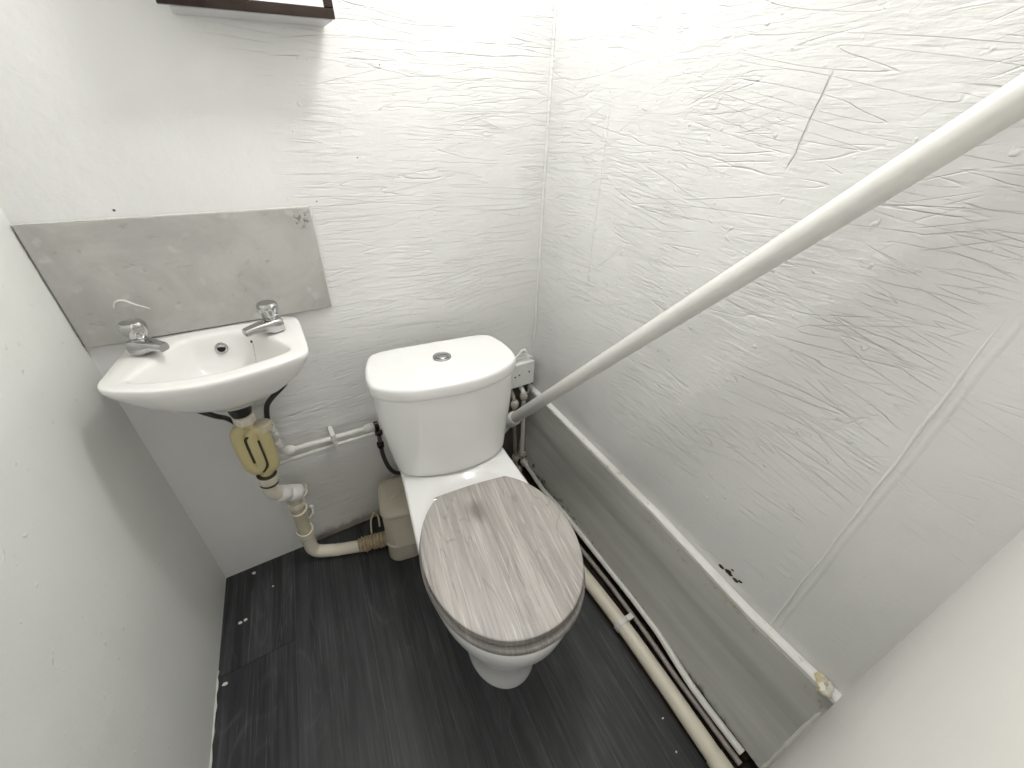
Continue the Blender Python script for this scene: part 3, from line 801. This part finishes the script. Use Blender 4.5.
for zc, xc in ((.262, .2665), (.118, .262)):
    bm = new(); lathe(bm, [(0, .0235), (.004, .025), (.016, .025), (.020, .0235)], (xc, -.067, zc), (-.03, 0, 1), 28); obj('coupling', bm, M['cream_pipe'], WS)
for zc, xc in ((.247, .2655), (.150, .262)):
    bm = new()
    P = [(xc + .0235 * math.cos(a_), -.067 + .0235 * math.sin(a_), zc + .006 * math.sin(a_)) for a_ in [-PI * 1.0 + k / 24 * PI * 1.35 for k in range(25)]] + [(xc + .036, -.030, zc + .02), (xc + .036, -.004, zc + .022)]
    tube(bm, P, .0032, 10); cpl = obj('pipe_clip', bm, M['cream_pipe'], WS)
    bm = new(); lathe(bm, [(0, .007), (.006, .0072), (.008, .005)], (xc + .036, -.001, zc + .022), (0, -1, 0), 16); obj('clip_base', bm, M['box_white'], cpl)
bm = new(); tube(bm, fillet([(.262, -.067, .115), (.262, -.068, .034), (.325, -.088, .0215)], .045, 10), .0208, 24); obj('elbow', bm, M['cream_pipe'], WS)
bm = new(); tube(bm, [(.318, -.086, .0215), (.412, -.119, .0215)], .0205, 24); lathe(bm, [(0, .0213), (.003, .0216), (.006, .0213)], (.332, -.091, .0215), (.094, -.033, 0), 24); obj('pipe', bm, M['cream_pipe'], WS)
bm = new(); a = Vector((.402, -.1155, .0235)); dd = Vector((.09, -.020, .004)); L_ = dd.length
lathe(bm, [(L_ * k / 24, (.0225 if k < 3 else .0255) + (.0028 if k % 3 == 0 else -.001)) for k in range(25)], a, dd, 28)
for v in bm.verts:
    v.co += Vector((0, 1, 1)) * noise.noise(v.co * 60) * .0035; v.co.z = max(v.co.z, .0008)
obj('wrapped_joint', bm, M['wrap'], WS)['label'] = 'joint wrapped in stained brown tape'
bm = new(); P = catmull([(.452, -.095, .035), (.462, -.075, .075), (.478, -.068, .098), (.488, -.075, .08), (.484, -.09, .045)], 6); tube(bm, P, .003, 8); obj('tape_loop', bm, M['cream_old'], WS)

# ------------------------------------------------------------------ beige plastic box by the pan
PB = thing('connector_cover', 'tall rounded beige plastic box on the floor left of the toilet pan', 'plastic box', (0, 0, 0))
def rr(cx_, cy_, hx, hy, r, z, ang=-.2, n=8):
    P = []; r = min(r, hx * .9, hy * .9)
    for q, (sx, sy) in enumerate(((1, 1), (-1, 1), (-1, -1), (1, -1))):
        for k in range(n + 1):
            a_ = PI / 2 * q + PI / 2 * k / n; P.append((sx * (hx - r) + r * math.cos(a_), sy * (hy - r) + r * math.sin(a_)))
    c_, s_ = math.cos(ang), math.sin(ang)
    return [Vector((cx_ + x * c_ - y * s_, cy_ + x * s_ + y * c_, z)) for x, y in P]
bx, by = .549, -.155
bm = new(); loft(bm, [rr(bx + dx, by, hx, hy, .036, z) for dx, hx, hy, z in ((0, .056, .080, .001), (0, .058, .082, .006), (0, .055, .081, .03), (0, .0555, .0815, .072), (0, .0585, .0845, .074), (0, .0585, .0845, .082), (0, .0555, .0815, .085), (0, .055, .081, .215), (0, .054, .080, .218))])
obj('box_body', bm, M['beige_box'], PB, sharp=50)
bm = new(); loft(bm, [rr(bx, by, hx, hy, .036, z) for hx, hy, z in ((.0565, .083, .2185), (.058, .0845, .221), (.058, .0845, .228), (.056, .0825, .235), (.050, .076, .240), (.036, .06, .2435), (.01, .02, .245))])
lid = obj('box_lid', bm, M['beige_box'], PB, sharp=50)
bm = new(); tube(bm, [(bx - .046, by - .022, .2400), (bx - .02, by - .012, .2455), (bx + .02, by - .004, .2455), (bx + .044, by + .006, .2400)], .003, 10); obj('lid_ridge', bm, M['beige_box'], lid)
bm = new(); tube(bm, [(.4945, -.135, .03), (.515, -.139, .031)], .024, 22); obj('inlet', bm, M['cream_old'], PB)
bm = new(); tube(bm, [(.60, -.15, .12), (.665, -.14, .12)], .03, 22); obj('outlet', bm, M['cream_old'], PB)

# ------------------------------------------------------------------ corner: electrical box, feeds, big sloping pipe
EB = thing('junction_box', 'white plastic electrical box in the corner behind the cistern', 'electrical box', (0, 0, 0))
bm = new(); box(bm, 1.026, 1.152, -.042, -.001, .432, .526, .003); obj('box_body', bm, M['box_white'], EB, smooth=False)
bm = new()
box(bm, 1.024, 1.153, -.050, -.0425, .430, .527, .002)
fp = obj('face_plate', bm, M['box_white'], EB, smooth=False)
for x_, z_ in ((1.068, .478), (1.086, .482), (1.130, .486)):
    bm = new(); lathe(bm, [(0, .0032), (.0008, .003), (.001, 0)], (x_, -.050, z_), (0, -1, 0), 14); obj('screw', bm, M['dark_chrome'], fp)
CB = thing('cable', 'white cable looped on top of the electrical box in the corner', 'cable')
bm = new(); tube(bm, catmull([(1.030, -.030, 0.533), (1.06, -.03, 0.536), (1.085, -.032, 0.555), (1.108, -.032, 0.575), (1.118, -.034, 0.568), (1.126, -.034, 0.545), (1.148, -.030, 0.536), (1.157, -.026, 0.520), (1.158, -.020, 0.430), (1.155, -.016, 0.360)], 8), .0042, 12); obj('cord', bm, M['box_white'], CB)
bm = new(); tube(bm, catmull([(1.025, -.022, 0.533), (1.07, -.018, 0.542), (1.12, -.018, 0.546), (1.15, -.016, 0.535)], 8), .004, 12); obj('cord', bm, M['box_white'], CB)

def feed(label, pts, mat, r, fits, fr):
    t = thing('water_pipe', label, 'pipe'); bm = new(); tube(bm, fillet(pts, .02, 6), r, 16); obj('pipe', bm, mat, t)
    for c_, d_ in fits: bm = new(); ball(bm, c_, d_, fr, fr * 1.05); obj('fitting', bm, M['pipe_grime'], t)
    return t
feed('painted pipe down the corner and along the floor against the grey board',
     [(1.106, -.022, .420), (1.106, -.060, .400), (1.106, -.060, .30), (1.110, -.062, .06), (1.110, -.10, .048), (1.0935, -.255, .046), (1.096, -.363, .046), (1.089, -.516, .046), (1.083, -.62, .047), (1.077, -.745, .048), (1.066, -.865, .048), (1.051, -.94, .046), (1.040, -.997, .046), (1.035, -1.062, .045), (1.030, -1.15, .045)],
     M['pipe_white'], .0088, [((1.104, -.060, .388), (0, -.1, 1)), ((1.110, -.062, .085), (0, 0, 1)), ((1.110, -.082, .050), (0, -1, -.1))], .0155)
feed('thin greyish pipe on the floor between the cream pipe and the white one',
     [(1.064, -.022, .418), (1.063, -.060, .380), (1.062, -.060, .30), (1.076, -.066, .05), (1.076, -.10, .026), (1.067, -.169, .026), (1.066, -.40, .026), (1.063, -.592, .024), (1.060, -.682, .024), (1.050, -.812, .024), (1.040, -.906, .024), (1.033, -.955, .024), (1.029, -1.021, .024), (1.022, -1.106, .024), (1.018, -1.16, .024)],
     M['pipe_mauve'], .0070, [((1.064, -.060, .362), (0, -.1, 1)), ((1.074, -.066, .085), (0, 0, 1)), ((1.076, -.085, .034), (0, -1, -.1))], .0155)

bm = new(); rows = []
DP = thing('drain_pipe', 'cream plastic drain pipe lying on the floor right of the toilet', 'pipe')
dpts = [(1.012, -.20, .022), (1.012, -.45, .022), (1.010, -.62, .022), (1.0065, -.776, .022), (.995, -.943, .022), (.981, -1.094, .022), (.977, -1.135, .022)]
bm = new(); tube(bm, catmull(dpts, 6), .0215, 26); obj('pipe', bm, M['cream_pipe'], DP)
bm = new(); tube(bm, [(.977, -1.118, .0235), (.972, -1.180, .0235)], .0235, 26); obj('pipe_joint', bm, M['cream_pipe'], DP)
bm = new()
cx_, cy_ = 1.0065, -.782; L_ = []
for k in range(25):
    a_ = -.25 * PI + 1.5 * PI * k / 24
    for_ = [(r_, y_) for r_, y_ in ((.0222, -.008), (.0252, -.008), (.0252, .008), (.0222, .008))]
    L_.append([Vector((cx_ + r_ * math.cos(a_), cy_ + y_, .022 + r_ * math.sin(a_) * .98)) for r_, y_ in for_])
loft(bm, L_); box(bm, 1.024, 1.046, cy_ - .008, cy_ + .008, .030, .038, .001); 
obj('pipe_clip', bm, M['pipe_white'], DP)

# the big pipe rising along the right wall
SP = thing('sloping_pipe', 'large white painted pipe rising diagonally along the right wall', 'pipe')
A_ = Vector((1.033, -.101, .331)); E_ = Vector((1.096, -.957, 1.308)); dv = (E_ - A_).normalized()
far = A_ + dv * 1.45
bm = new(); n_ = 60; P = [A_ + dv * (1.45 * k / n_) for k in range(n_ + 1)]
tube(bm, P, [.0206 + .0004 * noise.noise(p * 12) for p in P], 32); obj('pipe', bm, M['white_paint'], SP)
bm = new(); lathe(bm, [(-.034, .0255), (-.031, .0272), (.010, .0272), (.013, .0262), (.015, .025), (.018, .025), (.020, .024)], A_, dv, 32); obj('collar', bm, M['box_white'], SP)
bm = new(); tube(bm, fillet([A_ - dv * .02, A_ - dv * .07, (.98, -.075, .262), (.94, -.075, .255)], .03, 8), .023, 24); obj('elbow', bm, M['white_paint'], SP)
# plaster smear where the pipe almost touches the wall is part of the wall texture

# ------------------------------------------------------------------ dirt and flakes
def flake(x, y, r, label, z=.0, grp='paint flakes on the dark floor'):
    bm = new(); n_ = 7; a0 = random.random() * 6
    lp = [(x + r * (.6 + .7 * random.random()) * math.cos(a0 + 2 * PI * k / n_), y + r * (.5 + .5 * random.random()) * math.sin(a0 + 2 * PI * k / n_)) for k in range(n_)]
    loft(bm, [[Vector((px, py, z + .0002)) for px, py in lp], [Vector((px, py, z + .0012 + .001 * random.random())) for px, py in lp]])
    o = obj('paint_flake', bm, M['flake'], smooth=False); tag(o, label, 'paint flake', grp)
flake(.079, -.026, .007, 'white paint flake on the floor against the back wall')
flake(.032, -.184, .006, 'left one of two small white flakes close together on the floor')
flake(.046, -.183, .005, 'right one of two small white flakes close together on the floor')
flake(-.010, -.342, .007, 'white paint flake on the floor against the left wall')
flake(.127, -.108, .003, 'tiny pale speck on the floor below the waste pipe')
flake(.94, -1.002, .003, 'tiny pale speck on the floor near the cream drain pipe')
flake(.916, -1.065, .0025, 'tiny pale speck on the floor close to the doorway')

bm = new()
for k in range(70):
    y = -.15 - random.random() * 1.0; x = board_x(y, 0) - .012 + random.random() * .012
    if y < -1.1: continue
    blob(bm, (x, y, .003), .004 + .006 * random.random(), .6, 90, 1, (1, 1.6, .8))
o = obj('dirt', bm, M['dirt']); tag(o, 'dark crumbling dirt along the bottom of the grey board', 'dirt', kind='stuff')
bm = new(); 
for k in range(26):
    f = k / 25; p = (1.072 - .07 * random.random(), -1.16 + .02 * random.random() - .0, .003)
    blob(bm, p, .004 + .005 * random.random(), .5, 80, 1)
for k in range(40):
    x = .30 + .2 * random.random(); blob(bm, (x, -.004 - .008 * random.random(), .0015), .003 + .003 * random.random(), .6, 90, 1, (1.8, 1, .6))
o = obj('grit', bm, M['dirt']); tag(o, 'dark grit on the floor at the ends of the pipes', 'grit', kind='stuff')
# chipped hole above the strip
bm = new(); 
for y, z, r in ((-.905, .372, .006), (-.925, .376, .008), (-.945, .372, .006), (-.955, .380, .004), (-.93, .392, .003)):
    blob(bm, (XR(y) - .001, y, z), r, .6, 60, 2, (.25, 1.2, .8))
o = obj('plaster_chip', bm, M['dirt']); tag(o, 'dark chips knocked out of the plaster just above white strip', 'plaster damage', kind='stuff')

# ------------------------------------------------------------------ ceiling lamp (out of frame) and light
LX, LY, LZ = .83, -.38, 2.05
LM = thing('ceiling_lamp', 'bare bulb in a white holder hanging from the ceiling', 'lamp', (LX, LY, H))
bm = new(); lathe(bm, [(0, .045), (-.012, .043), (-.02, .02), (-.022, .004)], (0, 0, 0), (0, 0, 1), 32); obj('ceiling_rose', bm, M['box_white'], LM)
bm = new(); tube(bm, [(0, 0, -.02), (0, 0, -.11)], .003, 8); obj('flex', bm, M['box_white'], LM)
bm = new(); lathe(bm, [(0, .008), (-.004, .018), (-.03, .02), (-.034, .018)], (0, 0, -.10), (0, 0, 1), 24); obj('bulb_holder', bm, M['box_white'], LM)
li = bpy.data.lights.new('bulb_light', 'POINT'); li.energy = 16.5; li.shadow_soft_size = .075; li.color = (1, .99, .972)
lo = bpy.data.objects.new('bulb_light', li); C.objects.link(lo); lo.location = (LX, LY, LZ)

w = bpy.data.worlds.new('hall_light'); S.world = w; w.use_nodes = True
w.node_tree.nodes['Background'].inputs[0].default_value = (1, .985, .955, 1); w.node_tree.nodes['Background'].inputs[1].default_value = .7

# ------------------------------------------------------------------ camera
cam = bpy.data.cameras.new('camera'); co = bpy.data.objects.new('camera', cam); C.objects.link(co)
CAM = (0.36363, -1.1323, 1.28194, 0.99743, -0.02692, -0.55083, 406.58173)
co.location = CAM[0:3]; co.rotation_euler = CAM[3:6]; cam.sensor_width = 36; cam.lens = CAM[6] / 1024 * 36; cam.clip_start = .01
S.camera = co
S.view_settings.view_transform = 'Standard'; S.view_settings.look = 'None'; S.view_settings.exposure = 0.06; S.view_settings.gamma = 1; S.view_settings.use_curve_mapping = False
